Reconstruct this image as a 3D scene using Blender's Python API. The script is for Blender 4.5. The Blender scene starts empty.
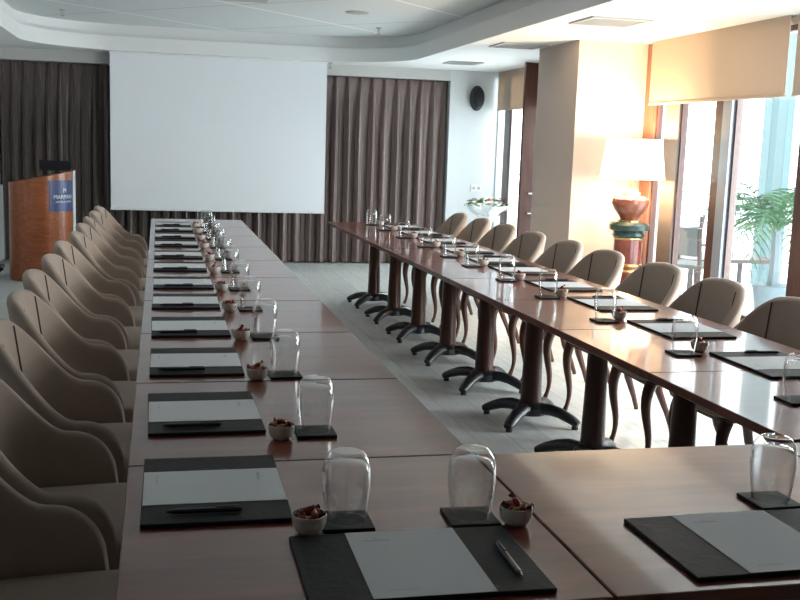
import bpy, bmesh, math, random
from mathutils import Vector, Matrix
random.seed(7)
PI = math.pi
sc = bpy.context.scene
COL = sc.collection

# ------------------------------------------------------------------ materials
def new_mat(name):
    m = bpy.data.materials.new(name); m.use_nodes = True
    return m, m.node_tree.nodes, m.node_tree.links
def bsdf_of(nodes): return next(n for n in nodes if n.type == 'BSDF_PRINCIPLED')
def plain(name, col, rough=.5, metal=0, spec=.5, noise=0, nscale=40, bump=0, coat=0, emit=None, estr=0, sheen=0):
    m, n, l = new_mat(name); b = bsdf_of(n)
    b.inputs['Base Color'].default_value = (*col, 1)
    b.inputs['Roughness'].default_value = rough
    b.inputs['Metallic'].default_value = metal
    b.inputs['Specular IOR Level'].default_value = spec
    b.inputs['Coat Weight'].default_value = coat
    if coat: b.inputs['Coat Roughness'].default_value = .12
    if sheen:
        b.inputs['Sheen Weight'].default_value = sheen
        b.inputs['Sheen Roughness'].default_value = .4
        b.inputs['Sheen Tint'].default_value = (1, .95, .88, 1)
    if emit:
        b.inputs['Emission Color'].default_value = (*emit, 1)
        b.inputs['Emission Strength'].default_value = estr
    tc = n.new('ShaderNodeTexCoord'); nz = n.new('ShaderNodeTexNoise')
    nz.inputs['Scale'].default_value = nscale; nz.inputs['Detail'].default_value = 4
    l.new(tc.outputs['Object'], nz.inputs['Vector'])
    mr = n.new('ShaderNodeMapRange')
    mr.inputs['To Min'].default_value = 1 - noise; mr.inputs['To Max'].default_value = 1 + noise
    l.new(nz.outputs['Fac'], mr.inputs['Value'])
    hs = n.new('ShaderNodeHueSaturation'); hs.inputs['Color'].default_value = (*col, 1)
    l.new(mr.outputs['Result'], hs.inputs['Value']); l.new(hs.outputs['Color'], b.inputs['Base Color'])
    if bump:
        bp = n.new('ShaderNodeBump'); bp.inputs['Strength'].default_value = bump
        bp.inputs['Distance'].default_value = .004
        l.new(nz.outputs['Fac'], bp.inputs['Height']); l.new(bp.outputs['Normal'], b.inputs['Normal'])
    return m
def wood(name, c1, c2, rough=.28, coat=.4, axis=0, stretch=9, scale=2.2, coatr=.1):
    m, n, l = new_mat(name); b = bsdf_of(n)
    tc = n.new('ShaderNodeTexCoord'); mp = n.new('ShaderNodeMapping')
    s = [stretch, stretch, stretch]; s[axis] = 1
    mp.inputs['Scale'].default_value = s
    nz = n.new('ShaderNodeTexNoise'); nz.inputs['Scale'].default_value = scale
    nz.inputs['Detail'].default_value = 7; nz.inputs['Roughness'].default_value = .6
    nz.inputs['Distortion'].default_value = .6
    cr = n.new('ShaderNodeValToRGB')
    cr.color_ramp.elements[0].position = .3; cr.color_ramp.elements[0].color = (*c1, 1)
    cr.color_ramp.elements[1].position = .72; cr.color_ramp.elements[1].color = (*c2, 1)
    l.new(tc.outputs['Object'], mp.inputs['Vector']); l.new(mp.outputs['Vector'], nz.inputs['Vector'])
    l.new(nz.outputs['Fac'], cr.inputs['Fac']); l.new(cr.outputs['Color'], b.inputs['Base Color'])
    b.inputs['Roughness'].default_value = rough
    b.inputs['Coat Weight'].default_value = coat; b.inputs['Coat Roughness'].default_value = coatr
    b.inputs['Specular IOR Level'].default_value = .30
    return m
def thin_glass(name, tint=(.97, .99, .985), lo=.03, hi=.85, power=2.2):
    m, n, l = new_mat(name); n.remove(bsdf_of(n))
    out = next(x for x in n if x.type == 'OUTPUT_MATERIAL')
    tr = n.new('ShaderNodeBsdfTransparent'); tr.inputs['Color'].default_value = (*tint, 1)
    gl = n.new('ShaderNodeBsdfGlossy'); gl.inputs['Roughness'].default_value = .03
    lw = n.new('ShaderNodeLayerWeight'); lw.inputs['Blend'].default_value = .5
    pw = n.new('ShaderNodeMath'); pw.operation = 'POWER'; pw.inputs[1].default_value = power
    l.new(lw.outputs['Facing'], pw.inputs[0])
    mr = n.new('ShaderNodeMapRange'); mr.inputs['To Min'].default_value = lo; mr.inputs['To Max'].default_value = hi
    l.new(pw.outputs[0], mr.inputs['Value'])
    mx = n.new('ShaderNodeMixShader')
    l.new(mr.outputs['Result'], mx.inputs['Fac']); l.new(tr.outputs[0], mx.inputs[1]); l.new(gl.outputs[0], mx.inputs[2])
    l.new(mx.outputs[0], out.inputs['Surface'])
    return m

M = {}
M['table'] = wood('mahogany', (.11, .022, .012), (.23, .058, .030), rough=.28, coat=.62, axis=0, stretch=6, scale=1.8, coatr=.06)
M['edge'] = plain('table_edge', (.10, .03, .018), .3)
M['ped'] = wood('pedestal_wood', (.035, .011, .007), (.075, .024, .015), rough=.3, coat=.3, axis=2, stretch=8)
M['black'] = plain('black_metal', (.012, .014, .017), .35, spec=.6)
M['leg'] = wood('chair_leg_wood', (.05, .016, .01), (.10, .034, .02), rough=.35, axis=2)
M['velvet'] = plain('beige_velvet', (.37, .29, .235), .8, noise=.07, nscale=25, bump=.15, sheen=.25, spec=.2)
M['piping'] = plain('dark_piping', (.02, .012, .012), .6)
M['mat'] = plain('desk_mat_leather', (.014, .015, .015), .6, noise=.3, nscale=60, bump=.3, spec=.22)
M['paper'] = plain('paper', (.66, .67, .68), .7, noise=.02, nscale=6)
M['ink'] = plain('grey_ink', (.28, .29, .31), .7)
M['pen'] = plain('pen_black', (.01, .01, .011), .3)
M['silver'] = plain('silver', (.6, .6, .6), .25, metal=1)
M['china'] = plain('white_china', (.62, .58, .52), .25, spec=.6)
M['cred'] = plain('red_foil', (.26, .022, .018), .3, metal=.35)
M['cgold'] = plain('gold_foil', (.42, .25, .07), .3, metal=.5)
M['cbrown'] = plain('brown_foil', (.16, .05, .03), .35, metal=.2)
M['glass'] = thin_glass('tumbler_glass', tint=(.985,.99,.99), lo=.025, hi=1.0, power=2.7)
M['pane'] = thin_glass('window_glass', tint=(.96, .99, 1), lo=.03, hi=.7, power=4)
M['white'] = plain('ceiling_white', (.80, .81, .80), .75, noise=.015, nscale=3)
M['wall'] = plain('wall_pale', (.62, .65, .66), .8, noise=.03, nscale=30)
M['pelmet'] = plain('pelmet_grey', (.55, .55, .53), .8, noise=.02)
M['colpaper'] = plain('column_paper', (.60, .51, .455), .75, noise=.05, nscale=60, bump=.2)
M['screen'] = plain('projector_cloth', (.82, .85, .88), .85, noise=.01, nscale=3)
M['darkwood'] = wood('dark_frame_wood', (.05, .018, .013), (.10, .04, .028), rough=.4, axis=2)
M['jamb'] = wood('warm_jamb_wood', (.20, .075, .04), (.34, .14, .08), rough=.4, axis=2)
M['bronze'] = plain('bronze_metal', (.15, .125, .115), .6, metal=.0)
M['steel'] = plain('blue_grey_frame', (.30, .35, .42), .4, metal=.4)
M['navy'] = plain('navy_sign', (.02, .045, .16), .35)
M['letters'] = plain('white_letters', (.8, .82, .85), .5)
M['lectern'] = wood('cherry_wood', (.24, .062, .022), (.42, .14, .055), rough=.3, coat=.3, axis=0, stretch=14, scale=3)
M['speaker'] = plain('speaker_black', (.016, .02, .026), .45)
M['grille'] = plain('speaker_grille', (.008, .01, .013), .7, noise=.3, nscale=300)
M['vent'] = plain('vent_grey', (.42, .42, .40), .5)
M['ventdark'] = plain('vent_dark', (.16, .16, .15), .6)
M['ceramic'] = plain('terracotta_glaze', (.26, .08, .045), .22, noise=.6, nscale=22, coat=.6)
M['gold'] = plain('gilt', (.75, .55, .22), .25, metal=.9)
M['green'] = plain('dark_green_marble', (.02, .05, .045), .2, noise=.6, nscale=20, coat=.5)
M['redmarble'] = plain('red_marble', (.20, .045, .032), .2, noise=.6, nscale=18, coat=.5)
M['petalw'] = plain('petal_white', (.8, .76, .7), .6)
M['petalp'] = plain('petal_pink', (.72, .32, .34), .6)
M['leaf'] = plain('leaf_green', (.06, .17, .05), .5, noise=.3)
M['palm'] = plain('palm_green', (.055, .15, .06), .5, noise=.3, nscale=10)
M['pot'] = plain('pale_pot', (.16, .21, .23), .5)
M['teal'] = plain('pale_teal_post', (.10, .17, .18), .5)
M['terrace'] = plain('terrace_stone', (.75, .77, .78), .7, noise=.04, nscale=2)
M['outmetal'] = plain('outdoor_metal', (.07, .055, .05), .4)
M['rubber'] = plain('rubber', (.015, .015, .016), .6)
M['cable'] = plain('cable_black', (.01, .01, .01), .5)
M['cushion_out'] = plain('outdoor_grey', (.12, .14, .14), .7)
M['cab'] = plain('pale_cabinet', (.45, .48, .48), .5)

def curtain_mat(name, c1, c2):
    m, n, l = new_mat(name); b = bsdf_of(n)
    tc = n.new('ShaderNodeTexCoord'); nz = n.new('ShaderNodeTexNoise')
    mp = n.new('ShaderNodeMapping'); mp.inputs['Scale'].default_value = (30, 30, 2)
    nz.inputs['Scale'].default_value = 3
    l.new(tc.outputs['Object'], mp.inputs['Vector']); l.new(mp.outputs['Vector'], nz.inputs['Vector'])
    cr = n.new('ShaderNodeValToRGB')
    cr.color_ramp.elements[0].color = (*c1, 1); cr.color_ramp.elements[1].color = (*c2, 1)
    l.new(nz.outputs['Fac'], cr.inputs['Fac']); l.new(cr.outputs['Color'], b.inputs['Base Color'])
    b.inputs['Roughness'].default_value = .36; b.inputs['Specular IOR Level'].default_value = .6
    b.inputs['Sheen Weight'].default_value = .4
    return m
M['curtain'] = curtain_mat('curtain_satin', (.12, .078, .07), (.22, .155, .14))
M['curtain_shaded'] = curtain_mat('curtain_satin_shaded', (.055, .038, .034), (.13, .092, .08))  # left curtain's shade from grazing light is put into this darker colour

def blind_mat():
    m, n, l = new_mat('blind_fabric'); b = bsdf_of(n)
    out = next(x for x in n if x.type == 'OUTPUT_MATERIAL')
    b.inputs['Base Color'].default_value = (.60, .50, .40, 1); b.inputs['Roughness'].default_value = .8
    t = n.new('ShaderNodeBsdfTranslucent'); t.inputs['Color'].default_value = (.62, .46, .33, 1)
    mx = n.new('ShaderNodeMixShader'); mx.inputs['Fac'].default_value = .28
    tc = n.new('ShaderNodeTexCoord'); nz = n.new('ShaderNodeTexNoise'); nz.inputs['Scale'].default_value = 150
    bp = n.new('ShaderNodeBump'); bp.inputs['Strength'].default_value = .1
    l.new(tc.outputs['Object'], nz.inputs['Vector']); l.new(nz.outputs['Fac'], bp.inputs['Height'])
    l.new(bp.outputs['Normal'], b.inputs['Normal'])
    l.new(b.outputs[0], mx.inputs[1]); l.new(t.outputs[0], mx.inputs[2]); l.new(mx.outputs[0], out.inputs['Surface'])
    return m
M['blind'] = blind_mat()

def shade_mat():
    m, n, l = new_mat('lamp_shade_linen'); b = bsdf_of(n)
    b.inputs['Base Color'].default_value = (.9, .85, .75, 1)
    b.inputs['Emission Color'].default_value = (1, .86, .62, 1); b.inputs['Emission Strength'].default_value = 2.6
    tc = n.new('ShaderNodeTexCoord'); nz = n.new('ShaderNodeTexNoise'); nz.inputs['Scale'].default_value = 200
    bp = n.new('ShaderNodeBump'); bp.inputs['Strength'].default_value = .05
    l.new(tc.outputs['Object'], nz.inputs['Vector']); l.new(nz.outputs['Fac'], bp.inputs['Height']); l.new(bp.outputs['Normal'], b.inputs['Normal'])
    return m
M['shade'] = shade_mat()

def floor_mat():
    m, n, l = new_mat('floor_planks'); b = bsdf_of(n)
    tc = n.new('ShaderNodeTexCoord'); br = n.new('ShaderNodeTexBrick')
    mp = n.new('ShaderNodeMapping'); mp.inputs['Rotation'].default_value = (0, 0, PI/2)
    br.inputs['Color1'].default_value = (.62, .64, .61, 1); br.inputs['Color2'].default_value = (.53, .55, .53, 1)
    br.inputs['Mortar'].default_value = (.42, .43, .42, 1)
    br.inputs['Scale'].default_value = 1; br.inputs['Mortar Size'].default_value = .004
    br.inputs['Brick Width'].default_value = 1.2; br.inputs['Row Height'].default_value = .2
    nz = n.new('ShaderNodeTexNoise'); nz.inputs['Scale'].default_value = 5; nz.inputs['Detail'].default_value = 6
    mp2 = n.new('ShaderNodeMapping'); mp2.inputs['Scale'].default_value = (6, 1, 1)
    l.new(tc.outputs['Object'], mp.inputs['Vector']); l.new(mp.outputs['Vector'], br.inputs['Vector'])
    l.new(tc.outputs['Object'], mp2.inputs['Vector']); l.new(mp2.outputs['Vector'], nz.inputs['Vector'])
    mr = n.new('ShaderNodeMapRange'); mr.inputs['To Min'].default_value = .75; mr.inputs['To Max'].default_value = 1.25
    l.new(nz.outputs['Fac'], mr.inputs['Value'])
    hs = n.new('ShaderNodeHueSaturation'); l.new(br.outputs['Color'], hs.inputs['Color']); l.new(mr.outputs['Result'], hs.inputs['Value'])
    l.new(hs.outputs['Color'], b.inputs['Base Color'])
    b.inputs['Roughness'].default_value = .38
    return m
M['floor'] = floor_mat()

def tray_mat():
    # suspended ceiling of large square panels laid at 45 degrees
    m, n, l = new_mat('ceiling_panels'); b = bsdf_of(n)
    tc = n.new('ShaderNodeTexCoord'); sp = n.new('ShaderNodeSeparateXYZ'); l.new(tc.outputs['Object'], sp.inputs[0])
    def math_(op, a, bb=None):
        x = n.new('ShaderNodeMath'); x.operation = op
        for i, v in enumerate((a, bb)):
            if v is None: continue
            if isinstance(v, (int, float)): x.inputs[i].default_value = v
            else: l.new(v, x.inputs[i])
        return x.outputs[0]
    k = 1 / math.sqrt(2)
    u = math_('MULTIPLY', math_('ADD', sp.outputs[0], sp.outputs[1]), k)
    v = math_('MULTIPLY', math_('SUBTRACT', sp.outputs[0], sp.outputs[1]), k)
    def line(c, off, w):
        q = math_('DIVIDE', math_('SUBTRACT', c, off), 1.61)
        q = math_('FRACT', math_('ADD', q, 50.5))
        q = math_('ABSOLUTE', math_('SUBTRACT', q, .5))
        return math_('LESS_THAN', q, w / 1.61)
    lw = line(v, -8.19, .016); lg = line(u, 7.6, .012)
    mx = n.new('ShaderNodeMix'); mx.data_type = 'RGBA'
    mx.inputs['A'].default_value = (.66, .69, .69, 1); mx.inputs['B'].default_value = (.42, .44, .45, 1)
    l.new(lg, mx.inputs['Factor'])
    m2 = n.new('ShaderNodeMix'); m2.data_type = 'RGBA'; m2.inputs['B'].default_value = (.95, .96, .97, 1)
    l.new(lw, m2.inputs['Factor']); l.new(mx.outputs['Result'], m2.inputs['A'])
    l.new(m2.outputs['Result'], b.inputs['Base Color']); b.inputs['Roughness'].default_value = .7
    return m
M['tray'] = tray_mat()

# ------------------------------------------------------------------ mesh helpers
class MB:
    def __init__(s): s.v = []; s.f = []
    def add(s, vs, fs):
        o = len(s.v); s.v += [tuple(p) for p in vs]; s.f += [tuple(i + o for i in f) for f in fs]
    def box(s, c, d, rz=0):
        vs = []
        for z in (-.5, .5):
            for x, y in ((-.5, -.5), (.5, -.5), (.5, .5), (-.5, .5)):
                X, Y = x * d[0], y * d[1]
                vs.append((c[0] + X * math.cos(rz) - Y * math.sin(rz), c[1] + X * math.sin(rz) + Y * math.cos(rz), c[2] + z * d[2]))
        s.add(vs, [(3, 2, 1, 0), (4, 5, 6, 7), (0, 1, 5, 4), (1, 2, 6, 5), (2, 3, 7, 6), (3, 0, 4, 7)])
    def bx(s, x0, x1, y0, y1, z0, z1): s.box(((x0+x1)/2, (y0+y1)/2, (z0+z1)/2), (x1-x0, y1-y0, z1-z0))
    def lathe(s, prof, c=(0, 0), n=24, capb=True, capt=True):
        vs = []
        for r, z in prof:
            for k in range(n):
                a = 2 * PI * k / n; vs.append((c[0] + r * math.cos(a), c[1] + r * math.sin(a), z))
        fs = []
        for i in range(len(prof) - 1):
            for k in range(n):
                k2 = (k + 1) % n
                fs.append((i*n + k, i*n + k2, (i+1)*n + k2, (i+1)*n + k))
        if capb: fs.append(tuple(reversed(range(n))))
        if capt: fs.append(tuple((len(prof)-1)*n + k for k in range(n)))
        s.add(vs, fs)
    def tube(s, pts, rad, n=8, cap=True, flat=1.0):
        P = [Vector(p) for p in pts]; R = rad if isinstance(rad, (list, tuple)) else [rad] * len(P)
        vs = []; fs = []
        up = Vector((0, 0, 1))
        t0 = (P[1] - P[0]).normalized()
        if abs(t0.z) > .95: up = Vector((1, 0, 0))
        for i, p in enumerate(P):
            t = (P[min(i+1, len(P)-1)] - P[max(i-1, 0)]).normalized()
            a = t.cross(up).normalized(); b = a.cross(t).normalized(); 
            up = b
            for k in range(n):
                q = 2 * PI * k / n
                vs.append(p + a * math.cos(q) * R[i] + b * math.sin(q) * R[i] * flat)
        for i in range(len(P) - 1):
            for k in range(n):
                k2 = (k+1) % n; fs.append((i*n+k, i*n+k2, (i+1)*n+k2, (i+1)*n+k))
        if cap: fs.append(tuple(reversed(range(n)))); fs.append(tuple((len(P)-1)*n + k for k in range(n)))
        s.add(vs, fs)
    def ball(s, c, r, n=10, m=7):
        pr = []
        if not isinstance(r, (tuple, list)): r = (r, r, r)
        vs = [(c[0], c[1], c[2]-r[2])]
        for i in range(1, m):
            a = -PI/2 + PI*i/m
            for k in range(n):
                q = 2*PI*k/n; vs.append((c[0]+r[0]*math.cos(a)*math.cos(q), c[1]+r[1]*math.cos(a)*math.sin(q), c[2]+r[2]*math.sin(a)))
        vs.append((c[0], c[1], c[2]+r[2])); fs = []
        for k in range(n):
            k2 = (k+1) % n
            fs.append((0, 1+k2, 1+k)); fs.append((len(vs)-1, 1+(m-2)*n+k, 1+(m-2)*n+k2))
            for i in range(m-2): fs.append((1+i*n+k, 1+i*n+k2, 1+(i+1)*n+k2, 1+(i+1)*n+k))
        s.add(vs, fs)
    def obj(s, name, mat, parent=None, smooth=False, bevel=0, loc=None, seg=2):
        me = bpy.data.meshes.new(name); me.from_pydata(s.v, [], s.f); me.update()
        bm = bmesh.new(); bm.from_mesh(me); bmesh.ops.recalc_face_normals(bm, faces=bm.faces); bm.to_mesh(me); bm.free()
        me.materials.append(mat)
        o = bpy.data.objects.new(name, me); COL.objects.link(o)
        if parent: o.parent = parent
        if loc: o.location = loc
        if smooth:
            for p in me.polygons: p.use_smooth = True
            try: me.set_sharp_from_angle(angle=math.radians(smooth if smooth is not True else 40))
            except Exception: pass
        if bevel:
            b = o.modifiers.new('bevel', 'BEVEL'); b.width = bevel; b.segments = seg; b.limit_method = 'ANGLE'
        return o
def tag(o, label, cat, group=None):
    o['label'] = label; o['category'] = cat
    if group: o['group'] = group
    return o
def empty(name, label, cat, loc=(0, 0, 0), rz=0, group=None):
    o = bpy.data.objects.new(name, None); COL.objects.link(o); o.location = loc; o.rotation_euler = (0, 0, rz)
    o.empty_display_size = .1
    return tag(o, label, cat, group)
def structure(o): o['kind'] = 'structure'; return o
def kids(o): return [c for c in bpy.data.objects if c.parent == o]
TREE = {}
def dup(root, loc, rz, label, group=None):
    if root.name not in TREE: TREE[root.name] = [(c, kids(c)) for c in kids(root)]
    r = root.copy(); COL.objects.link(r); r.location = loc; r.rotation_euler = (0, 0, rz)
    r['label'] = label
    if group: r['group'] = group
    for c, gs in TREE[root.name]:
        c2 = c.copy(); COL.objects.link(c2); c2.parent = r
        for g in gs:
            g2 = g.copy(); COL.objects.link(g2); g2.parent = c2
    return r
class Proto:
    # the first placement moves the built thing itself, later ones copy it
    def __init__(s, root): s.root = root; s.used = False; TREE[root.name] = [(c, kids(c)) for c in kids(root)]
    def put(s, loc, rz, label, group=None):
        if not s.used:
            s.used = True; r = s.root; r.location = loc; r.rotation_euler = (0, 0, rz); r['label'] = label
            if group: r['group'] = group
            return r
        return dup(s.root, loc, rz, label, group)
ORD = ['first', 'second', 'third', 'fourth', 'fifth', 'sixth', 'seventh', 'eighth', 'ninth', 'tenth', 'eleventh', 'twelfth', 'thirteenth']

# ------------------------------------------------------------------ room shell
H = 2.45; YB = 12.75; XW = 4.2; XL = -2.1; YF = -2.6
b = MB(); b.bx(XL-.2, XW+.3, YF-.2, YB+.5, -.1, 0); structure(b.obj('floor', M['floor']))
b = MB(); b.bx(XL-.2, XL, YF-.2, YB+.5, 0, H+.45); structure(b.obj('wall_left', M['wall']))
b = MB(); b.bx(XL, XW+.3, YF-.2, YF, 0, H+.45); structure(b.obj('wall_front', M['wall']))
# back wall: right strip, left strip, pelmet over the curtain niche, niche back
b = MB()
b.bx(3.56, XW+.3, YB, YB+.5, 0, H+.45)
b.bx(XL, -1.80, YB, YB+.5, 0, H+.45)
b.bx(-1.80, 3.56, YB+.30, YB+.5, 0, H+.45)
structure(b.obj('wall_back', M['wall']))
b = MB(); b.bx(-1.80, 3.56, YB, YB+.06, 2.318, H+.3); structure(b.obj('trim_1', M['pelmet']))
# window wall
b = MB(); b.bx(XW, XW+.3, YF-.2, YB, 2.40, H+.45); b.bx(XW, XW+.3, YF-.2, 3.8, 0, 2.40)  # unseen windowless stretch near the camera, added to keep sky light off the foreground
structure(b.obj('wall_right', M['wall']))
b = MB(); b.bx(XW, XW+.3, 3.8, 8.57, 0, .30); b.bx(XW, XW+.3, 9.55, YB, 0, .30); structure(b.obj('trim_2', M['terrace']))
b = MB(); b.bx(3.53, XW+.3, 8.57, 9.55, 0, H+.02); structure(b.obj('wall_column', M['colpaper']))

# soffit with rounded opening
TX0, TX1, TY0, TY1, TR = -1.40, 2.80, -1.2, 12.36, 1.0
def sdf(x, y, off):
    cx, cy = (TX0+TX1)/2, (TY0+TY1)/2; hx, hy = (TX1-TX0)/2+off-TR, (TY1-TY0)/2+off-TR
    dx, dy = abs(x-cx)-hx, abs(y-cy)-hy
    return math.hypot(max(dx, 0), max(dy, 0)) + min(max(dx, dy), 0) - TR
def loop(off):
    # outline of the rounded rectangle, counter-clockwise
    pts = []
    x0, x1, y0, y1 = TX0-off, TX1+off, TY0-off, TY1+off; r = TR
    for cx, cy, a0 in ((x1-r, y1-r, 0), (x0+r, y1-r, 90), (x0+r, y0+r, 180), (x1-r, y0+r, 270)):
        for k in range(17):
            a = math.radians(a0 + 90*k/16); pts.append((cx + r*math.cos(a), cy + r*math.sin(a)))
    return pts
inner = loop(0); n_in = len(inner)
X0, X1, Y0, Y1 = XL, XW, YF, YB
b = MB()
# outward map: every inner point goes to the wall rectangle, corners included
corner_of = {0: (X1, Y1), 1: (X0, Y1), 2: (X0, Y0), 3: (X1, Y0)}
outer = []
for i, (x, y) in enumerate(inner):
    q, k = divmod(i, 17)
    cx, cy = corner_of[q]
    if q in (0, 2): p = (cx, y if k < 8 else cy) if k != 8 else (cx, cy); p = (cx, y) if k < 8 else ((cx, cy) if k == 8 else (x, cy))
    else: p = (x, cy) if k < 8 else ((cx, cy) if k == 8 else (cx, y))
    outer.append(p)
vs = [(x, y, H) for x, y in inner] + [(x, y, H) for x, y in outer]
fs = [(i, (i+1) % n_in, n_in+(i+1) % n_in, n_in+i) for i in range(n_in)]
b.add(vs, fs)
o = b.obj('ceiling', M['white']); structure(o)
b = MB()
prof = [(0, H), (0, H+.155), (.03, H+.155), (.05, H+.20), (.05, H+.29)]
loops = [[(x, y, z) for x, y in loop(off)] for off, z in prof]
vs = [p for lp in loops for p in lp]; fs = []
for j in range(len(prof)-1):
    for i in range(n_in): fs.append((j*n_in+i, j*n_in+(i+1) % n_in, (j+1)*n_in+(i+1) % n_in, (j+1)*n_in+i))
b.add(vs, fs); structure(b.obj('trim_3', M['white'], smooth=30))
b = MB(); b.bx(XL-.2, XW+.3, YF-.2, YB+.5, H+.29, H+.45); structure(b.obj('ceiling_panels', M['tray']))

# window frames, panes: continuous glazed bays along the right wall
def window(idx, y0, y1, z0=.30, z1=2.40, mat='darkwood'):
    f = MB(); t = .04
    f.bx(XW+.0, XW+.05, y0, y1, z0, z0+t); f.bx(XW+.0, XW+.05, y0, y1, z1-t, z1)
    f.bx(XW+.0, XW+.05, y0, y0+t*.5, z0+t, z1-t); f.bx(XW+.0, XW+.05, y1-t*.5, y1, z0+t, z1-t)
    o = structure(f.obj('window_%d' % idx, M[mat]))
    g = MB(); g.bx(XW+.020, XW+.026, y0+t*.5, y1-t*.5, z0+t, z1-t); g.obj('pane', M['pane'], o)
    return o
def post(idx, y0, y1, mat, x0=XW-.02, x1=XW+.06, z1=2.44):
    p = MB(); p.bx(x0, x1, y0, y1, 0, z1); return structure(p.obj('trim_%d' % idx, M[mat], bevel=.004))
post(10, 8.38, 8.565, 'jamb', x0=XW-.03)
window(1, 8.18, 8.38)
post(11, 7.93, 8.18, 'bronze')
window(2, 7.36, 7.93)
post(12, 7.24, 7.36, 'darkwood'); post(13, 7.11, 7.235, 'steel', x0=XW-.03)
window(3, 6.25, 7.10)
post(14, 6.02, 6.24, 'darkwood')
window(4, 5.2, 6.02); post(15, 4.98, 5.2, 'darkwood'); window(5, 4.0, 4.98); post(16, 3.8, 4.0, 'darkwood')

window(6, 12.42, 12.75, mat='wall'); post(19, 12.22, 12.42, 'darkwood'); window(7, 10.0, 12.22, mat='wall'); post(20, 9.55, 10.0, 'darkwood')

def blind(y0, y1, zb, label, XW=XW):
    m = MB(); m.bx(XW-.085, XW-.08, y0, y1, zb+.02, H-.001)
    e = empty('roller_blind', label, 'blind', (0, 0, 0))
    m.obj('fabric', M['blind'], e)
    r = MB(); r.tube([(XW-.050, y0, H-.035), (XW-.050, y1, H-.035)], .026, 14); r.obj('roller', M['blind'], e, smooth=True)
    r = MB(); r.bx(XW-.092, XW-.073, y0, y1, zb, zb+.022); r.obj('bottom_bar', M['blind'], e, bevel=.004)
blind(6.36, 8.37, 1.91, 'beige roller blind half lowered over the window beside the lit lamp')
blind(4.2, 6.27, 1.91, 'beige roller blind cut by the right edge, nearest the camera')
blind(9.6, 12.70, 1.97, 'beige roller blind in the far corner beyond the column, by the wall speaker', XW=XW+.055)

# open wooden casement door beyond the column
b = MB(); b.bx(3.885, 4.045, 10.90, 10.95, .01, 2.44)
d = structure(b.obj('door_1', M['darkwood'], bevel=.004))
for z in (1.02, .80):
    h = MB(); h.tube([(3.975, 10.90, z), (3.975, 10.86, z), (4.02, 10.86, z), (4.06, 10.86, z)], .012, 8); h.obj('door_handle', M['silver'], d, smooth=True)

# ------------------------------------------------------------------ projector screen
e = empty('projector_screen', 'large white pull-down projection screen hanging in front of the brown curtains', 'screen', (0, 0, 0))
YS = 12.50
b = MB(); b.bx(-.545, 1.955, YS, YS+.004, .67, 2.425); b.obj('screen_cloth', M['screen'], e)
b = MB(); b.bx(-.55, 1.96, YS-.012, YS+.016, .645, .672); b.obj('bottom_bar', M['white'], e, bevel=.004)
b = MB(); b.bx(-.55, 1.96, YS-.01, YS+.06, 2.425, H); b.obj('case', M['white'], e, bevel=.006)

# ------------------------------------------------------------------ curtains
def curtain(x0, x1, pitch, label, seed, mat='curtain'):
    rnd = random.Random(seed); N = int((x1-x0)/pitch); per = 16; cols = []
    amps = [rnd.uniform(.75, 1.2) for _ in range(N+2)]; sh = [rnd.uniform(-.25, .25) for _ in range(N+2)]
    zs = [.015, .3, .7, 1.1, 1.5, 1.9, 2.1, 2.2, 2.26, 2.31]
    b = MB(); vs = []; W = N*per+1
    for z in zs:
        t = (2.31 - z)/2.3
        for i in range(W):
            k = i//per; u = (i % per)/per
            x = x0 + (x1-x0)*i/(W-1)
            a = amps[min(k, N)]; s_ = sh[min(k, N)]
            ph = 2*PI*(u) + s_*t*2
            A = .022 + .036*min(1, t*3.5)
            if t < .06: yy = -A*(max(0, math.cos(2*PI*u))**3)*1.6 + .0
            else: c_ = abs(math.sin(PI*(u+.02*s_)+.35*s_*t)); yy = -A*a*(1.9*(1-c_)**1.25-.75 + .22*math.cos(2*ph+.6+s_))
            w = min(1, i/6, (W-1-i)/6)
            xx = x + .018*math.sin(2*ph)*min(1, t*3)*w
            vs.append((xx, YB+.13+yy*1.0, z))
    fs = [(r*W+i, r*W+i+1, (r+1)*W+i+1, (r+1)*W+i) for r in range(len(zs)-1) for i in range(W-1)]
    b.add(vs, fs)
    o = b.obj('curtain', M[mat], smooth=80)
    return tag(o, label, 'curtain', None)
curtain(-1.77, .72, .125, 'brown pleated floor-length curtain at the left, behind the lectern', 3, 'curtain_shaded')
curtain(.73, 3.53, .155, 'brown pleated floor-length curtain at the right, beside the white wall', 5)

# ------------------------------------------------------------------ ceiling fittings
def vent(x, y, w, label):
    e = empty('ceiling_vent', label, 'vent', (x, y, H), 0, None)
    b = MB(); t = .03
    for a in ((-w/2, w/2, -w/2, -w/2+t), (-w/2, w/2, w/2-t, w/2), (-w/2, -w/2+t, -w/2+t, w/2-t), (w/2-t, w/2, -w/2+t, w/2-t)):
        b.bx(a[0], a[1], a[2], a[3], -.012, 0)
    b.obj('frame', M['vent'], e)
    b = MB()
    for k in range(9):
        yy = -w/2+t+(w-2*t)*(k+.5)/9; b.box((0, yy, -.006), (w-2*t, .012, .008))
    b.obj('louvre', M['vent'], e)
    b = MB(); b.bx(-w/2+t, w/2-t, -w/2+t, w/2-t, -.002, 0); b.obj('backing', M['ventdark'], e)
vent(3.22, 7.27, .46, 'square grey ceiling vent nearest the camera, above the lit column')
vent(3.24, 9.32, .44, 'square grey ceiling vent in the middle, left of the column top')
vent(3.36, 11.55, .38, 'square grey ceiling vent farthest away, above the wall speaker')
def sprinkler(x, y, z, label):
    b = MB(); b.lathe([(.03, z), (.03, z-.008), (.008, z-.012), (.008, z-.055), (.02, z-.06), (.02, z-.066), (.004, z-.07)], (x, y), 12)
    tag(b.obj('ceiling_sprinkler', M['vent'], smooth=True), label, 'sprinkler')
sprinkler(-.947, 11.25, H+.29, 'small metal ceiling sprinkler at the upper left, above the lectern')
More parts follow.
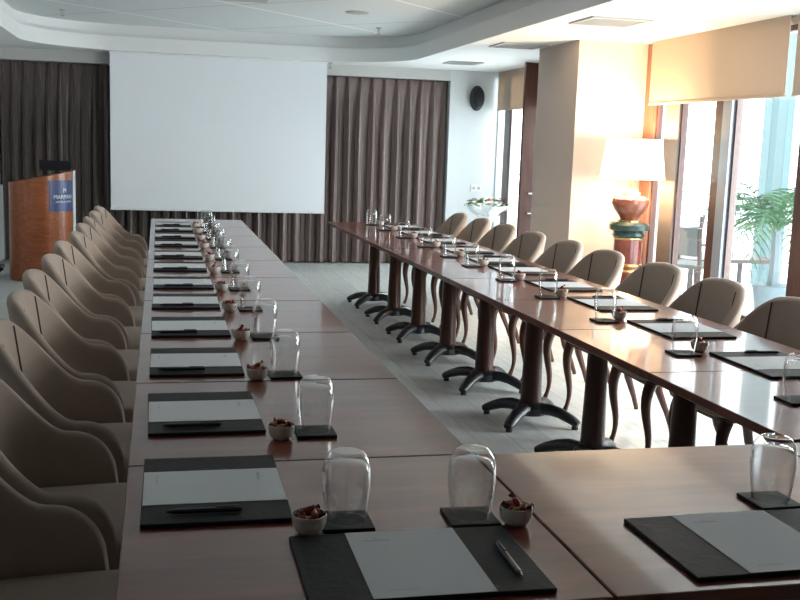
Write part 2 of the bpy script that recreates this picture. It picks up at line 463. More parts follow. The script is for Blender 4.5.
sprinkler(2.30, 11.20, H+.29, 'small metal ceiling sprinkler above the right curtain')
sprinkler(2.00, 12.55, H, 'small sprinkler on the lower ceiling at the right end of the screen')
b = MB(); b.lathe([(.11, H+.29), (.11, H+.282), (.085, H+.278)], (1.84, 10.0), 24)
tag(b.obj('ceiling_speaker', M['vent'], smooth=True), 'round grey ceiling disc in the panelled ceiling, near the front', 'ceiling speaker')
b = MB(); b.bx(.42, .95, 9.3, 9.72, H+.282, H+.29)
tag(b.obj('ceiling_grille', M['vent']), 'grey rectangular ceiling grille at the top edge of the photo', 'grille')

# ------------------------------------------------------------------ wall speakers, socket
def wall_speaker(x, y, z, label, ry=0):
    e = empty('wall_speaker', label, 'speaker', (x, y, z))
    b = MB(); vs = []
    b.ball((0, -.055, 0), (.098, .06, .158), 24, 14); b.obj('shell', M['speaker'], e, smooth=True)
    b = MB(); b.ball((.012, -.10, .01), (.075, .035, .125), 20, 12); b.obj('grille', M['grille'], e, smooth=True)
    b = MB(); b.bx(-.04, .04, -.02, 0, -.05, .05); b.obj('bracket', M['speaker'], e)
wall_speaker(3.895, YB, 2.115, 'black oval speaker mounted on the pale wall beside the right curtain')
wall_speaker(-1.87, YB, 2.09, 'dark speaker cut by the left edge, beside the left curtain')
e = empty('wall_socket', 'white double wall socket on the pale wall above the flowers', 'socket', (3.95, YB, .99))
b = MB(); b.bx(-.07, .07, -.01, 0, -.04, .04); b.obj('plate', M['white'], e, bevel=.003)
b = MB(); b.lathe([(.02, -.0), (.02, .004)], (0, 0), 14); 
for xx in (-.033, .033):
    q = MB(); q.tube([(xx, -.010, 0), (xx, -.014, 0)], .022, 16); q.obj('outlet', M['vent'], e)

# ------------------------------------------------------------------ lectern
LY = 11.30; LR = .335; LX = -1.19
e = empty('lectern', 'curved orange-brown wooden lectern with a navy sign, by the left curtain', 'lectern', (LX, LY, 0))
def arc(a, r): return (r*.94*math.cos(a), r*math.sin(a))
b = MB(); vs = []; NA = 28
def ztop(x): return 1.055 + .205*x
outl = [arc(PI + PI*k/NA, LR) for k in range(NA+1)] + [(.315, .28), (-.315, .28)]
no = len(outl)
vs = [(x, y, 0) for x, y in outl] + [(x, y, ztop(x)) for x, y in outl]
fs = [(i, (i+1) % no, no+(i+1) % no, no+i) for i in range(no)] + [tuple(reversed(range(no))), tuple(range(no, 2*no))]
b.add(vs, fs); b.obj('body', M['lectern'], e, smooth=40)
sg = MB(); a0, a1 = math.radians(291), math.radians(352); K = 14; vs = []
for z in (.715, 1.03):
    for r_ in (LR+.002, LR+.006):
        for k in range(K+1):
            x, y = arc(a0+(a1-a0)*k/K, r_); vs.append((x, y, z))
w = K+1; fs = []
for k in range(K):
    fs += [(k, k+1, 2*w+k+1, 2*w+k), (w+k, w+k+1, 3*w+k+1, 3*w+k), (k, k+1, w+k+1, w+k), (2*w+k, 2*w+k+1, 3*w+k+1, 3*w+k)]
fs += [(0, w, 3*w, 2*w), (K, w+K, 3*w+K, 2*w+K)]
sg.add(vs, fs); sign = sg.obj('sign', M['navy'], e, smooth=40)
def text_mesh(txt, size, align='CENTER'):
    c = bpy.data.curves.new('txt', 'FONT'); c.body = txt; c.size = size; c.align_x = align; c.align_y = 'CENTER'
    c.resolution_u = 3
    o = bpy.data.objects.new('txt', c); COL.objects.link(o)
    dg = bpy.context.evaluated_depsgraph_get(); dg.update()
    me = bpy.data.meshes.new_from_object(o.evaluated_get(dg))
    bpy.data.objects.remove(o); return me
def text_obj(name, lines, mat, parent, mapf):
    bm = bmesh.new()
    for txt, size, dx, dy in lines:
        me = text_mesh(txt, size); 
        for v in me.vertices: v.co.x += dx; v.co.y += dy
        bm.from_mesh(me); bpy.data.meshes.remove(me)
    bmesh.ops.triangulate(bm, faces=bm.faces)
    for v in bm.verts: v.co = Vector(mapf(v.co.x, v.co.y))
    me = bpy.data.meshes.new(name); bm.to_mesh(me); bm.free(); me.materials.append(mat)
    o = bpy.data.objects.new(name, me); COL.objects.link(o); o.parent = parent; return o
am = math.radians(322)
def on_arc(x, y):
    a = am + x/LR; p = arc(a, LR+.008); return (p[0], p[1], .875+y)
text_obj('lettering', [('M', .060, .0, .052), ('MARMARA', .058, .0, -.012), ('HOTELS & RESORTS', .026, 0, -.062)], M['letters'], sign, on_arc)
b = MB(); b.bx(.316, .322, -.02, .28, 0, 1.12); b.obj('edge_strip', M['wall'], e)
# laptop on the lectern
e = empty('laptop', 'black laptop standing open on top of the lectern', 'laptop', (LX+.15, LY+.02, 1.140), 0)
b = MB(); b.bx(-.15, .15, -.06, .14, -.018, .0); b.obj('keyboard_base', M['speaker'], e, bevel=.003)
b = MB(); vs = [(-.155, -.06, 0), (.155, -.06, 0), (.155, -.10, .085), (-.155, -.10, .085), (-.155, -.05, 0), (.155, -.05, 0), (.155, -.09, .087), (-.155, -.09, .087)]
b.add(vs, [(0, 1, 2, 3), (4, 5, 6, 7), (0, 1, 5, 4), (3, 2, 6, 7), (0, 3, 7, 4), (1, 2, 6, 5)]); b.obj('lid', M['speaker'], e, bevel=.002)
# cables and cabinet left of the lectern
e = empty('cable_coil', 'black coiled cables on the floor at the far left, beside the lectern', 'cable', (-1.68, 11.35, 0))
for k in range(5):
    q = MB(); r = .06+.018*k
    q.tube([(r*math.cos(a)*.8, r*math.sin(a), .012+.02*k+.03*abs(math.sin(a*1.5+k))) for a in [2*PI*i/20 for i in range(20)]], .009, 6)
    q.obj('coil', M['cable'], e, smooth=True)
e = empty('low_cabinet', 'pale grey low cabinet cut by the left edge, behind the lectern', 'cabinet', (-1.92, 12.50, 0))
b = MB(); b.bx(-.17, .17, -.15, .2, .04, .90); b.obj('body', M['cab'], e, bevel=.004)
b = MB(); b.bx(-.165, .165, -.17, -.152, .06, .88); dd = b.obj('door', M['cab'], e, bevel=.003)
b = MB(); b.tube([(.12, -.19, .5), (.12, -.19, .62)], .006, 8); b.obj('handle', M['silver'], dd)

# ------------------------------------------------------------------ lamp on its pedestal
PX, PY = 3.876, 8.10
e = empty('lamp_pedestal', 'red marble pedestal column with dark green capital and gilt bands', 'pedestal', (PX+.0, PY, 0))
b = MB(); b.lathe([(.118, .10), (.118, .79)], n=32); b.obj('shaft', M['redmarble'], e, smooth=True)
b = MB(); b.lathe([(.19, 0), (.19, .05), (.15, .075), (.15, .10)], n=32); b.obj('plinth', M['green'], e, smooth=30)
b = MB(); b.lathe([(.125, .79), (.14, .81), (.13, .835), (.165, .86), (.17, .90), (.15, .925), (.10, .93)], n=32); b.obj('capital', M['green'], e, smooth=True)
for z in (.50, .55, .775):
    b = MB(); b.lathe([(.118, z), (.127, z+.008), (.127, z+.018), (.118, z+.026)], n=32, capb=False, capt=False); b.obj('gilt_band', M['gold'], e, smooth=True)
e = empty('table_lamp', 'lit table lamp with terracotta ginger-jar base and glowing white shade', 'lamp', (PX, PY, .931))
b = MB(); b.lathe([(.075, .012), (.095, .045), (.140, .10), (.160, .15), (.155, .185), (.125, .210), (.085, .218)], n=36); b.obj('vase', M['ceramic'], e, smooth=True)
b = MB(); b.lathe([(.10, 0), (.10, .008), (.08, .014)], n=32); b.obj('foot_ring', M['gold'], e, smooth=30)
b = MB(); b.lathe([(.075, .218), (.078, .238), (.055, .244), (.06, .256), (.02, .262)], n=28); b.obj('neck', M['china'], e, smooth=30)
b = MB(); b.lathe([(.008, .262), (.008, .50)], n=10); b.obj('stem', M['gold'], e)
b = MB(); b.lathe([(.270, .355), (.228, .685)], n=40, capb=False, capt=False); b.obj('lamp_shade', M['shade'], e, smooth=True)
b = MB(); b.ball((0, 0, .53), (.035, .035, .05)); b.obj('bulb', plain('bulb_glow', (1, .9, .7), emit=(1, .8, .5), estr=4), e, smooth=True)
L = bpy.data.lights.new('lamp_light', 'POINT'); L.energy = 75; L.color = (1, .72, .42); L.shadow_soft_size = .07
lo = bpy.data.objects.new('lamp_light', L); COL.objects.link(lo); lo.location = (PX, PY, .931+.62)
L = bpy.data.lights.new('lamp_light', 'POINT'); L.energy = 24; L.color = (1, .72, .42); L.shadow_soft_size = .06
lo = bpy.data.objects.new('lamp_light', L); COL.objects.link(lo); lo.location = (PX, PY, .931+.40)

# ------------------------------------------------------------------ flower arrangement on a glass stand
FX, FY = 3.97, 12.30
e = empty('flower_bowl', 'clear glass pedestal bowl of pink, white and green flowers by the corner', 'vase', (FX, FY, 0))
b = MB(); b.lathe([(.16, 0), (.16, .02), (.05, .05), (.035, .3), (.06, .58), (.13, .66), (.22, .72), (.285, .80), (.28, .80), (.21, .73), (.12, .675), (.0, .66)], n=28, capt=False); b.obj('bowl', M['glass'], e, smooth=True)
rnd = random.Random(11)
heads = []
for i in range(26):
    a = rnd.uniform(0, 2*PI); r = .25*math.sqrt(rnd.random())
    heads.append((r*math.cos(a), r*.8*math.sin(a), .80+.09*(1-r/.28)+rnd.uniform(-.01, .03)))
for i, (x, y, z) in enumerate(heads):
    b = MB(); rr = rnd.uniform(.022, .036)
    for k in range(6):
        a = k*PI/3; b.ball((x+rr*.7*math.cos(a), y+rr*.7*math.sin(a), z), (rr*.62, rr*.62, rr*.42), 6, 4)
    b.ball((x, y, z+rr*.3), rr*.5, 6, 4)
    b.obj('flower', M['petalw'] if i % 3 else M['petalp'], e, smooth=True)
b = MB()
for i in range(90):
    a = rnd.uniform(0, 2*PI); r = rnd.uniform(.08, .31); z = .79+rnd.uniform(-.01, .08)
    x, y = r*math.cos(a), r*math.sin(a)*.8; t = rnd.uniform(0, 2*PI); l_ = rnd.uniform(.03, .06)
    dx, dy = math.cos(t)*l_, math.sin(t)*l_
    b.add([(x-dx, y-dy, z), (x+dy*.35, y-dx*.35, z+.02), (x+dx, y+dy, z+.01), (x-dy*.35, y+dx*.35, z+.02)], [(0, 1, 2, 3)])
b.obj('foliage', M['leaf'], e)

# ------------------------------------------------------------------ tables
def make_table():
    root = empty('conference_table', 'table', 'table')
    S = .826; DX = -.03
    b = MB(); b.bx(-S/2, S/2, -S/2, S/2, .720, .75); b.obj('tabletop', M['table'], root, bevel=.002, seg=1)
    b = MB(); b.lathe([(.060, .07), (.058, .16), (.051, .42), (.046, .66), (.052, .69)], c=(DX, 0), n=20); b.obj('pedestal', M['ped'], root, smooth=40)
    b = MB(); b.box((0, 0, .706), (.50, .06, .03)); b.box((0, 0, .706), (.06, .50, .0298)); b.obj('support_cross', M['black'], root)
    b = MB(); b.lathe([(.09, .05), (.09, .09), (.07, .11), (.06, .115)], c=(DX, 0), n=20); b.obj('base_hub', M['black'], root, smooth=30)
    for k in range(4):
        a = PI/4 + k*PI/2; c, s_ = math.cos(a), math.sin(a)
        pts = []; rad = []
        for t, z, r in ((.05, .080, .042), (.12, .086, .040), (.18, .076, .037), (.235, .055, .034), (.268, .040, .030), (.287, .030, .024)):
            pts.append((DX+t*c, t*s_, z)); rad.append(r)
        f = MB(); f.tube(pts, rad, 10, flat=.8); fo = f.obj('foot', M['black'], root, smooth=40)
        g = MB(); g.lathe([(.018, 0), (.018, .016)], (DX+.268*c, .268*s_), 12); g.obj('glide', M['rubber'], fo)
    return root
TP = Proto(make_table())
SY = [2.370 + .8335*k for k in range(10)]
def tyl(k): return SY[k] + .8335/2
TP.put((.3435, 1.955, 0), 0, 'mahogany square table in the near left corner, under the foreground place setting')
for k in range(9):
    TP.put((.3435, tyl(k), 0), 0, 'mahogany square table of the left row, %s from the foreground corner table' % ORD[k], 'square tables of the left row')
TP.put((1.175, 1.955, 0), 0, 'mahogany square table bridging the two rows, under the near right place setting')
TP.put((2.005, 1.955, 0), 0, 'mahogany square corner table at the near right, mostly outside the frame')
rxs = [2.075, 2.055, 2.04, 2.035, 2.03, 2.025, 2.02, 2.0, 1.985]
for k in range(9):
    TP.put((2.072-.0110*(.83*k), 2.395+.83*k+.415, 0), .0110, 'mahogany square table of the right row, %s from the near corner' % ORD[k], 'square tables of the right row')

# ------------------------------------------------------------------ chairs
def chair_path(n=44):
    # half path from back centre to arm front, then mirrored
    pts = []
    for k in range(200):
        a = PI/2*k/199; pts.append((-.04-.195*math.cos(a)**.75 if math.cos(a) > 0 else -.04, .270*math.sin(a)**.75 if a > 0 else 0))
    for k in range(1, 60): pts.append((-.04+.158*k/59, .270-.010*(k/59)**2))
    d = [0]
    for i in range(1, len(pts)): d.append(d[-1]+math.dist(pts[i], pts[i-1]))
    Lh = d[-1]; out = []
    for k in range(n+1):
        s_ = Lh*(k/n)
        j = max(i for i in range(len(d)) if d[i] <= s_+1e-9); j = min(j, len(d)-2)
        t = (s_-d[j])/(d[j+1]-d[j]) if d[j+1] > d[j] else 0
        out.append((s_, pts[j][0]+(pts[j+1][0]-pts[j][0])*t, pts[j][1]+(pts[j+1][1]-pts[j][1])*t))
    return out, Lh
HP, LH = chair_path()
def sstep(a, b_, x):
    t = max(0, min(1, (x-a)/(b_-a))); return t*t*(3-2*t)
ZB = .43
def ztop_c(s_):
    z = .895 - .55*max(0, s_-.04)**2*1.5
    z -= (.215)*sstep(.13, .43, s_)
    z = max(z, .60) if s_ > .3 else z
    z = .895 - .10*min(s_, .18)**2*7 - .238*sstep(.145, .40, s_) - .015*sstep(.40, LH, s_)
    r = .13
    if s_ > LH-r:
        q = (s_-(LH-r))/r; z = ZB + (z-ZB)*(max(0, 1-q**2.6))**(1/2.6)
    return max(z, ZB+.004)
def lean(s_, z):
    return .055*((max(0, z-ZB))/.5)**1.2*(1-sstep(.10, .5, s_)) + .012*((z-ZB)/.3)
def shell_point(s_, x, y, nx, ny, z, off):
    l_ = lean(s_, z)+off; return (x+nx*l_, y+ny*l_, z)
def make_chair():
    root = empty('tub_chair', 'chair', 'chair')
    cols = []
    full = [(-s_, x, -y) for s_, x, y in reversed(HP[1:])] + [(s_, x, y) for s_, x, y in HP]
    nf = len(full)
    TH = .021
    def normal(i):
        a = full[max(0, i-1)]; c = full[min(nf-1, i+1)]
        tx, ty = c[1]-a[1], c[2]-a[2]; l_ = math.hypot(tx, ty) or 1
        nx, ny = ty/l_, -tx/l_
        if nx*(-1)*0 + (nx*(full[i][1]+.02) + ny*full[i][2]) < 0: nx, ny = -nx, -ny
        return nx, ny
    b = MB(); ring = None; vs = []
    NZ = 7; NRIM = 6
    for i, (s_, x, y) in enumerate(full):
        nx, ny = normal(i); zt = ztop_c(abs(s_)); th = TH*(1+.15*(1-sstep(.1, .4, abs(s_))))
        rim = min(th, (zt-ZB)*.45)
        row = []
        for k in range(NZ): row.append((ZB+(zt-rim-ZB)*k/(NZ-1), th))
        for k in range(1, NRIM):
            a = PI*k/NRIM; row.append((zt-rim+rim*math.sin(a), th*math.cos(a)))
        for k in range(NZ): row.append((ZB+(zt-rim-ZB)*(1-k/(NZ-1)), -th))
        for z, off in row: vs.append(shell_point(abs(s_), x, y, nx, ny, z, off))
    R = 2*NZ+NRIM-1
    fs = [(i*R+k, i*R+(k+1) % R, (i+1)*R+(k+1) % R, (i+1)*R+k) for i in range(nf-1) for k in range(R)]
    fs += [tuple(range(R)), tuple(reversed([(nf-1)*R+k for k in range(R)]))]
    b.add(vs, fs); shell = b.obj('backrest_shell', M['velvet'], root, smooth=75)
    # dark piping from over the rim down the inside of the back
    for sg_ in (-1, 1):
        i = min(range(nf), key=lambda q: abs(full[q][0]-sg_*.158)); s_, x, y = full[i]; nx, ny = normal(i); zt = ztop_c(abs(s_)); th = TH*1.1
        pts = [shell_point(abs(s_), x, y, nx, ny, zt-.022, -th*1.0), shell_point(abs(s_), x, y, nx, ny, zt-.03, -th-.001)]
        for k in range(1, 9): pts.append(shell_point(abs(s_), x, y, nx, ny, zt-.03-(zt-.03-.46)*k/8, -th-.001))
        p = MB(); p.tube(pts, .0042, 6); p.obj('piping', M['piping'], shell, smooth=True)
    # seat cushion
    b = MB(); n = 40; prof = []
    def outline(sc_, dx=0):
        pts = []
        for k in range(n):
            a = 2*PI*k/n; c, s_ = math.cos(a), math.sin(a); e_ = .45
            X = .225*math.copysign(abs(c)**e_, c); Y = (.246 if c > 0 else .238)*math.copysign(abs(s_)**e_, s_)
            pts.append((.020+X*sc_, Y*sc_))
        return pts
    vs = []; lev = [(.428, .93), (.435, .985), (.445, 1), (.465, 1), (.478, .985), (.485, .93), (.489, .8), (.490, .4)]
    for z, sc_ in lev: vs += [(x, y, z) for x, y in outline(sc_)]
    fs = [(i*n+k, i*n+(k+1) % n, (i+1)*n+(k+1) % n, (i+1)*n+k) for i in range(len(lev)-1) for k in range(n)]
    fs += [tuple(reversed(range(n))), tuple((len(lev)-1)*n+k for k in range(n))]
    b.add(vs, fs); b.obj('seat', M['velvet'], root, smooth=50)
    b = MB(); b.bx(-.17, .19, -.19, .19, .395, .43); b.obj('seat_frame', M['leg'], root, bevel=.01)
    for sy in (-1, 1):
        f = MB(); pts = []; rad = []
        for t in range(13):
            q = t/12; z = .41*(1-q)+.01*q
            x = .170 + .032*math.sin(q*PI*1.0)*(1-q)*1.6 - .030*math.sin(q*PI)*q*1.4 + .015*q**3
            pts.append((x, sy*(.195), z)); rad.append(.030-.018*min(1, q*1.15)+.003*(q > .95))
        f.tube(pts, rad, 10); l_ = f.obj('leg', M['leg'], root, smooth=True)
        g = MB(); g.lathe([(.012, 0), (.013, .012)], (pts[-1][0], sy*.195), 10); g.obj('glide', M['rubber'], l_)
        f = MB(); pts = [(-.15, sy*.175, .41), (-.20, sy*.185, .2), (-.25, sy*.195, .08), (-.275, sy*.20, .01)]
        f.tube(pts, [.026, .022, .016, .014], 10); l_ = f.obj('leg', M['leg'], root, smooth=True)
        g = MB(); g.lathe([(.012, 0), (.013, .012)], (-.275, sy*.20), 10); g.obj('glide', M['rubber'], l_)
    return root
CP = Proto(make_chair())
LPAD = [2.18, 2.82, 3.49, 4.155, 4.82, 5.45, 6.15, 6.79, 7.50, 8.10, 8.70, 9.19]
RPAD = [2.57, 3.30, 4.025, 4.73, 5.38, 6.07, 6.60, 7.26, 7.98, 8.70, 9.30]
CHL = LPAD[:8] + [7.44, 8.06, 8.68, 9.30]; CHR = [3.24, 3.96, 4.63, 5.29, 5.99, 6.64, 7.32, 8.01, 8.69, 9.34]
jit = random.Random(5)
def ordlab(k, n):
    return ORD[k]
for k, y in enumerate(LPAD):
    CP.put((-.255+jit.uniform(-.008, .008)+(-.015 if k == 4 else 0 if k in (5, 6) else .025 if k < 4 else .03), CHL[k], 0), jit.uniform(-.04, .04), 'beige velvet tub chair of the left row, %s from the camera' % ORD[k], 'beige tub chairs along the left row')
for k, y in enumerate(RPAD):
    if k == 0: continue
    CP.put((2.475+jit.uniform(-.012, .012), CHR[k-1], 0), PI+jit.uniform(-.04, .04), 'beige velvet tub chair of the window-side row, %s from the camera' % ORD[k-1], 'beige tub chairs along the window side')

# ------------------------------------------------------------------ place settings
T = .7503
def make_mat():
    b = MB(); b.bx(-.149, .149, -.213, .213, 0, .009)
    return tag(b.obj('desk_mat', M['mat'], bevel=.0015, seg=1), 'm', 'desk mat')
def make_paper():
    o = MB(); o.bx(-.147, .147, -.107, .107, 0, .0008)
    r = tag(o.obj('paper_sheet', M['paper']), 'p', 'paper')
    # writer looks along +x, so the page top is at +x and reads from +y to -y
    text_obj('printed_heading', [('M', .010, 0, .009), ('MARMARA', .011, 0, 0)], M['ink'], r, lambda x, y: (.100+y, .055-x, .0011))
    text_obj('printed_footer', [('HOTELS & RESORTS', .006, 0, 0)], M['ink'], r, lambda x, y: (-.120+y, .050-x, .0011))
    return r
def make_pen():
    root = empty('pen', 'pen', 'pen')
    b = MB(); b.tube([(-.072, 0, 0), (.045, 0, 0)], .0055, 10); b.obj('barrel', M['pen'], root, smooth=40)
    b = MB(); b.tube([(-.086, 0, 0), (-.072, 0, 0)], [.0015, .005], 10); b.obj('tip', M['pen'], root, smooth=True)
    b = MB(); b.tube([(.045, 0, 0), (.062, 0, 0)], [.0055, .005], 10); b.obj('cap', M['pen'], root, smooth=True)
    b = MB(); b.bx(.012, .058, -.0015, .0015, .006, .0085); b.obj('clip', M['pen'], root)
    return root
def make_coaster():
    b = MB(); b.bx(-.051, .051, -.051, .051, 0, .008)
    return tag(b.obj('coaster', M['mat'], bevel=.001, seg=1), 'c', 'coaster')
def make_tumbler():
    # upturned tumbler: rim below, thick foot above
    outer = [(.0375, .0), (.0405, .018), (.0445, .045), (.0460, .066), (.0452, .086), (.0415, .102), (.034, .112), (.029, .1155), (.024, .1165), (.0, .1150)]
    inn = [(.0365, .0), (.0393, .018), (.0432, .045), (.0446, .066), (.0435, .082), (.0385, .094), (.028, .099), (.014, .1005), (.0, .101)]
    outer = [(r*1.07, z*1.22) for r, z in outer]; inn = [(r*1.07, z*1.22) for r, z in inn]
    b = MB(); b.lathe(list(reversed(inn))[0:] + outer, n=32, capb=False, capt=False)
    o = b.obj('water_glass', M['glass'], smooth=60)
    return tag(o, 'g', 'glass')
def make_bowl():
    b = MB(); b.lathe([(.019, 0), (.022, .003), (.029, .010), (.0335, .022), (.0345, .038), (.0325, .0385), (.031, .024), (.024, .010), (.0, .0075)], n=28, capt=False)
    return tag(b.obj('candy_bowl', M['china'], smooth=60), 'b', 'bowl')
def make_candy(mat):
    b = MB(); b.ball((0, 0, 0), (.0125, .0075, .0068), 8, 6)
    for s_ in (-1, 1):
        vs = [(s_*.011, 0, 0)]; 
        for k in range(7):
            a = 2*PI*k/6; vs.append((s_*(.0195+.002*(k % 2)), .0075*math.cos(a), .0060*math.sin(a)))
        b.add(vs, [(0, 1+k, 2+k) for k in range(6)])
    return tag(b.obj('wrapped_candy', mat, smooth=35), 'w', 'candy')
PM = Proto(make_mat()); PP = Proto(make_paper()); PN = Proto(make_pen()); PC = Proto(make_coaster()); PG = Proto(make_tumbler()); PB = Proto(make_bowl())
CAND = [Proto(make_candy(M['cred'])), Proto(make_candy(M['cgold'])), Proto(make_candy(M['cred'])), Proto(make_candy(M['cbrown']))]
CW = ['red', 'gold', 'red', 'brown']
rc = random.Random(21)
def setting(org, rz, seat, row, n_c, glass_off=(.495, -.225), bowl_off=(.400, -.265), mat_dx=.194, with_bowl=True, pj=0):
    c, s_ = math.cos(rz), math.sin(rz)
    def W(x, y, z): return (org[0]+c*x-s_*y, org[1]+s_*x+c*y, z)
    j = rc.uniform(-.012, .012)
    PM.put(W(mat_dx, 0, T), rz+j, 'dark grey leather desk mat at the %s' % seat, 'desk mats '+row)
    PP.put(W(mat_dx, 0, T+.0095), rz+j+rc.uniform(-.01, .01), 'white paper sheet lying on the mat at the %s' % seat, 'paper sheets '+row)
    PN.put(W(mat_dx-.02+rc.uniform(-.02, .02), -.165, T+.0152), rz+j+rc.uniform(-.05, .05)+pj, 'slim black pen on the mat at the %s' % seat, 'black pens '+row)
    gx, gy = glass_off
    PC.put(W(gx, gy, T), rz+rc.uniform(-.03, .03), 'square dark coaster at the %s' % seat, 'coasters '+row)
    PG.put(W(gx, gy, T+.0085), 0, 'upturned clear glass tumbler on the coaster at the %s' % seat, 'water glasses '+row)
    if with_bowl:
        x, y, z = W(bowl_off[0], bowl_off[1], T)
        PB.put((x, y, z), 0, 'small white china bowl of sweets at the %s' % seat, 'sweet bowls '+row)
        for q in range(n_c):
            a = 2*PI*q/max(1, n_c-1)+rc.uniform(-.3, .3); r = .016 if q else 0
            i = q % 4
            o = CAND[i].put((x+r*math.cos(a), y+r*math.sin(a), T+(.044 if q == 0 else .031)+rc.uniform(0, .004)), rc.uniform(0, 6.28),
                        '%s foil wrapped sweet in the bowl at the %s' % (CW[i], seat), 'sweets in the bowl at the %s' % seat)
            o.rotation_euler = (rc.uniform(-.5, .5), rc.uniform(-.6, .6), rc.uniform(0, 6.28))
for k, y in enumerate(LPAD):
    setting((-.08, y, 0), 0, 'left row place %s from the camera' % ORD[k], 'along the left row', 8 if k < 5 else 4, glass_off=((.442, -.235) if k == 0 else (.475, -.225)), bowl_off=((.363, -.272) if k == 0 else (.383, -.265)), mat_dx=(.194 if k == 0 else .199))
for k, y in enumerate(RPAD):
    setting((2.395, y, 0), PI, 'window-side row place %s from the camera' % ORD[k], 'along the window-side row', 7 if k < 5 else 4, glass_off=(.455, -.215), bowl_off=(.355, -.275), mat_dx=.20)
# cross row: writers sit at the near side and look along +y
setting((.452, 1.525, 0), PI/2, 'foreground place at the bottom centre', 'on the near cross row', 8, glass_off=(.410, -.166), bowl_off=(.372, -.250), mat_dx=.196)
setting((1.142, 1.532, 0), PI/2, 'near right place by the right edge', 'on the near cross row', 6, glass_off=(.410, -.166), mat_dx=.194, with_bowl=False)

# ------------------------------------------------------------------ terrace beyond the glass
b = MB(); b.bx(XW+.3, 30, -6, 40, -.12, -.02); o = b.obj('ground', M['terrace']); structure(o)
def palm(x, y, label):
    e = empty('potted_palm', label, 'palm', (x, y, -.02))
    b = MB(); b.lathe([(.13, 0), (.17, .30), (.19, .36), (.17, .37), (.0, .35)], n=24, capt=False); b.obj('pot', M['pot'], e, smooth=30)
    b = MB(); b.tube([(0, 0, .3), (.01, 0, .55), (0, .01, .86)], [.06, .055, .04], 8); b.obj('trunk', M['pot'], e, smooth=True)
    r = random.Random(2)
    for k in range(26):
        a = 2*PI*k/26+r.uniform(-.15, .15); ln = r.uniform(.55, .82); up = r.uniform(.35, .85)
        f = MB(); P = []
        for t in range(13):
            q = t/12; rr = ln*q*(1-.15*q); z = .88+1.25*up*q-.95*q*q*(1.15-up*.6); P.append(Vector((rr*math.cos(a), rr*math.sin(a), z)))
        f.tube(P, [.007*(1-.8*i/12) for i in range(13)], 5)
        for t in range(2, 13):
            d_ = (P[t]-P[t-1]).normalized(); sd = Vector((-math.sin(a), math.cos(a), 0)); q = t/12
            wl = .26*math.sin(PI*min(1, q*.85+.1))+.03
            for s_ in (-1, 1):
                tip = P[t]+sd*s_*wl*.75+d_*wl*.6+Vector((0, 0, -.06-.05*q)); w_ = d_*.012
                f.add([P[t]-w_, (P[t]+tip)/2-w_*.9+Vector((0, 0, .02)), tip, (P[t]+tip)/2+w_*.9+Vector((0, 0, .02)), P[t]+w_], [(0, 1, 2, 3, 4)])
        f.obj('frond', M['palm'], e)
palm(5.50, 8.42, 'green potted palm outside on the terrace, behind the glass')
def outdoor_chair(x, y, rz, label):
    e = empty('terrace_chair', label, 'chair', (x, y, -.02), rz)
    for sx in (-1, 1):
        for sy in (-1, 1):
            b = MB(); top = .82 if sx < 0 else .62
            b.tube([(sx*.22+.03*sx, sy*.23, 0), (sx*.22, sy*.23, .42), (sx*.22+(.0 if sx > 0 else -.05), sy*.23, top)], .022, 8); b.obj('leg', M['outmetal'], e, smooth=True)
        b = MB(); b.tube([(.23, sx*.23, .62), (0, sx*.24, .64), (-.24, sx*.23, .66)], .016, 8); b.obj('armrest', M['outmetal'], e, smooth=True)
    b = MB(); b.box((0, 0, .43), (.46, .44, .04)); b.obj('seat', M['cushion_out'], e, bevel=.01)
    b = MB(); b.box((-.25, 0, .68), (.03, .42, .28)); b.obj('backrest', M['cushion_out'], e, bevel=.01)
outdoor_chair(5.2, 9.45, .6, 'metal armchair on the terrace, outside the window beside the lamp')
outdoor_chair(6.0, 11.2, 2.6, 'metal armchair farther out on the terrace, behind the nearer one')
e = empty('terrace_table', 'dark-topped metal table on the terrace behind the palm', 'table', (5.95, 10.2, -.02))
b = MB(); b.bx(-.55, .55, -.4, .4, .40, .44); b.obj('tabletop', M['outmetal'], e, bevel=.004)
for sx in (-1, 1):
    for sy in (-1, 1):
        b = MB(); b.box((sx*.5, sy*.35, .2), (.04, .04, .4)); b.obj('leg', M['outmetal'], e)
e = empty('terrace_railing', 'thin metal railing along the far edge of the terrace', 'railing', (9.0, 14, -.02))
for z in (.40, .62, .88): 
    b = MB(); b.tube([(0, -9, z), (0, 12, z)], .016, 8); b.obj('rail', M['teal'], e)
for k in range(11):
    b = MB(); b.tube([(0, -9+2.1*k, 0), (0, -9+2.1*k, .9)], .02, 8); b.obj('baluster', M['teal'], e)
for k, (x, y, lab) in enumerate(((7.0, 10.74, 'pale teal terrace post, the nearer of two behind the palm'), (7.05, 11.12, 'pale teal terrace post, the farther of two behind the palm'))):
    b = MB(); b.bx(x-.05, x+.05, y-.09, y+.09, -.02, 3.2); tag(b.obj('terrace_post', M['teal'], bevel=.01), lab, 'post')

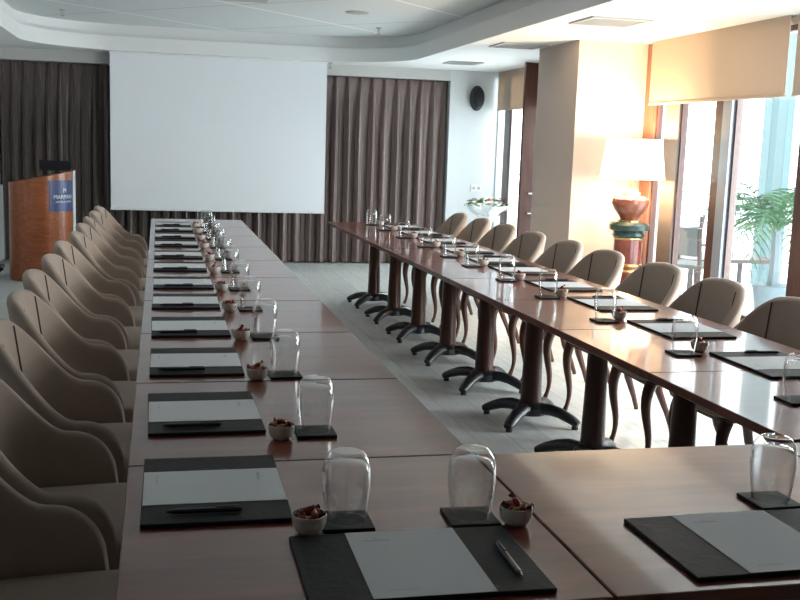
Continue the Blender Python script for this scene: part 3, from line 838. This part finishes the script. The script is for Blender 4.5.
# ------------------------------------------------------------------ light
wd = bpy.data.worlds.new('World'); sc.world = wd; wd.use_nodes = True
bg = wd.node_tree.nodes['Background']; bg.inputs['Color'].default_value = (.93, .975, 1, 1); bg.inputs['Strength'].default_value = 6.0
def area(name, loc, rot, sx, sy, energy, col, portal=False):
    L = bpy.data.lights.new(name, 'AREA'); L.shape = 'RECTANGLE'; L.size = sx; L.size_y = sy; L.energy = energy; L.color = col
    if portal: L.cycles.is_portal = True
    o = bpy.data.objects.new(name, L); COL.objects.link(o); o.location = loc; o.rotation_euler = rot; return o
# portals in the glazed openings (they only guide the sky light)
for y0, y1 in ((3.9, 8.56), (9.56, 12.74)):
    area('window_portal', (XW+.26, (y0+y1)/2, 1.35), (0, PI/2, 0), 2.1, y1-y0, 1, (1, 1, 1), True)
# daylight lamps added outside the side and far bays to brighten the room
area('daylight_fill', (XW+.40, 5.0, 1.35), (0, PI/2-.05, math.radians(-40)), 2.0, 2.2, 250, (.95, .98, 1))
area('daylight_fill', (XW+.45, 11.2, 1.2), (0, PI/2+.35, math.radians(12)), 2.2, 2.6, 85, (.9, .97, 1))
S = bpy.data.lights.new('sun', 'SUN'); S.energy = 5; S.angle = .02; S.color = (1, .97, .92)
so = bpy.data.objects.new('sun', S); COL.objects.link(so); so.rotation_euler = (math.radians(8), math.radians(-32), 0); so.location = (0, 0, 8)

# ------------------------------------------------------------------ camera
F = 1035.0
Rm = Matrix(((0.973972309, -0.0336, 0), (0, 0, 0), (0, 0, 0)))
right = Vector((0.973972309, -0.2241618, 0.03360695)); down = Vector((-0.000787553792, -0.15161151, -0.98843985)); fwd = Vector((0.226665657, 0.96268657, -0.14784195))
mat = Matrix((( right.x, -down.x, -fwd.x, 0), (right.y, -down.y, -fwd.y, 0), (right.z, -down.z, -fwd.z, 1.5), (0, 0, 0, 1)))
cam = bpy.data.cameras.new('camera'); co = bpy.data.objects.new('camera', cam); COL.objects.link(co)
co.matrix_world = mat; cam.sensor_width = 36; cam.sensor_fit = 'HORIZONTAL'; cam.lens = F/800*36; cam.clip_start = .05; cam.clip_end = 200
sc.camera = co
sc.view_settings.view_transform = 'Standard'; sc.view_settings.look = 'None'; sc.view_settings.exposure = 0
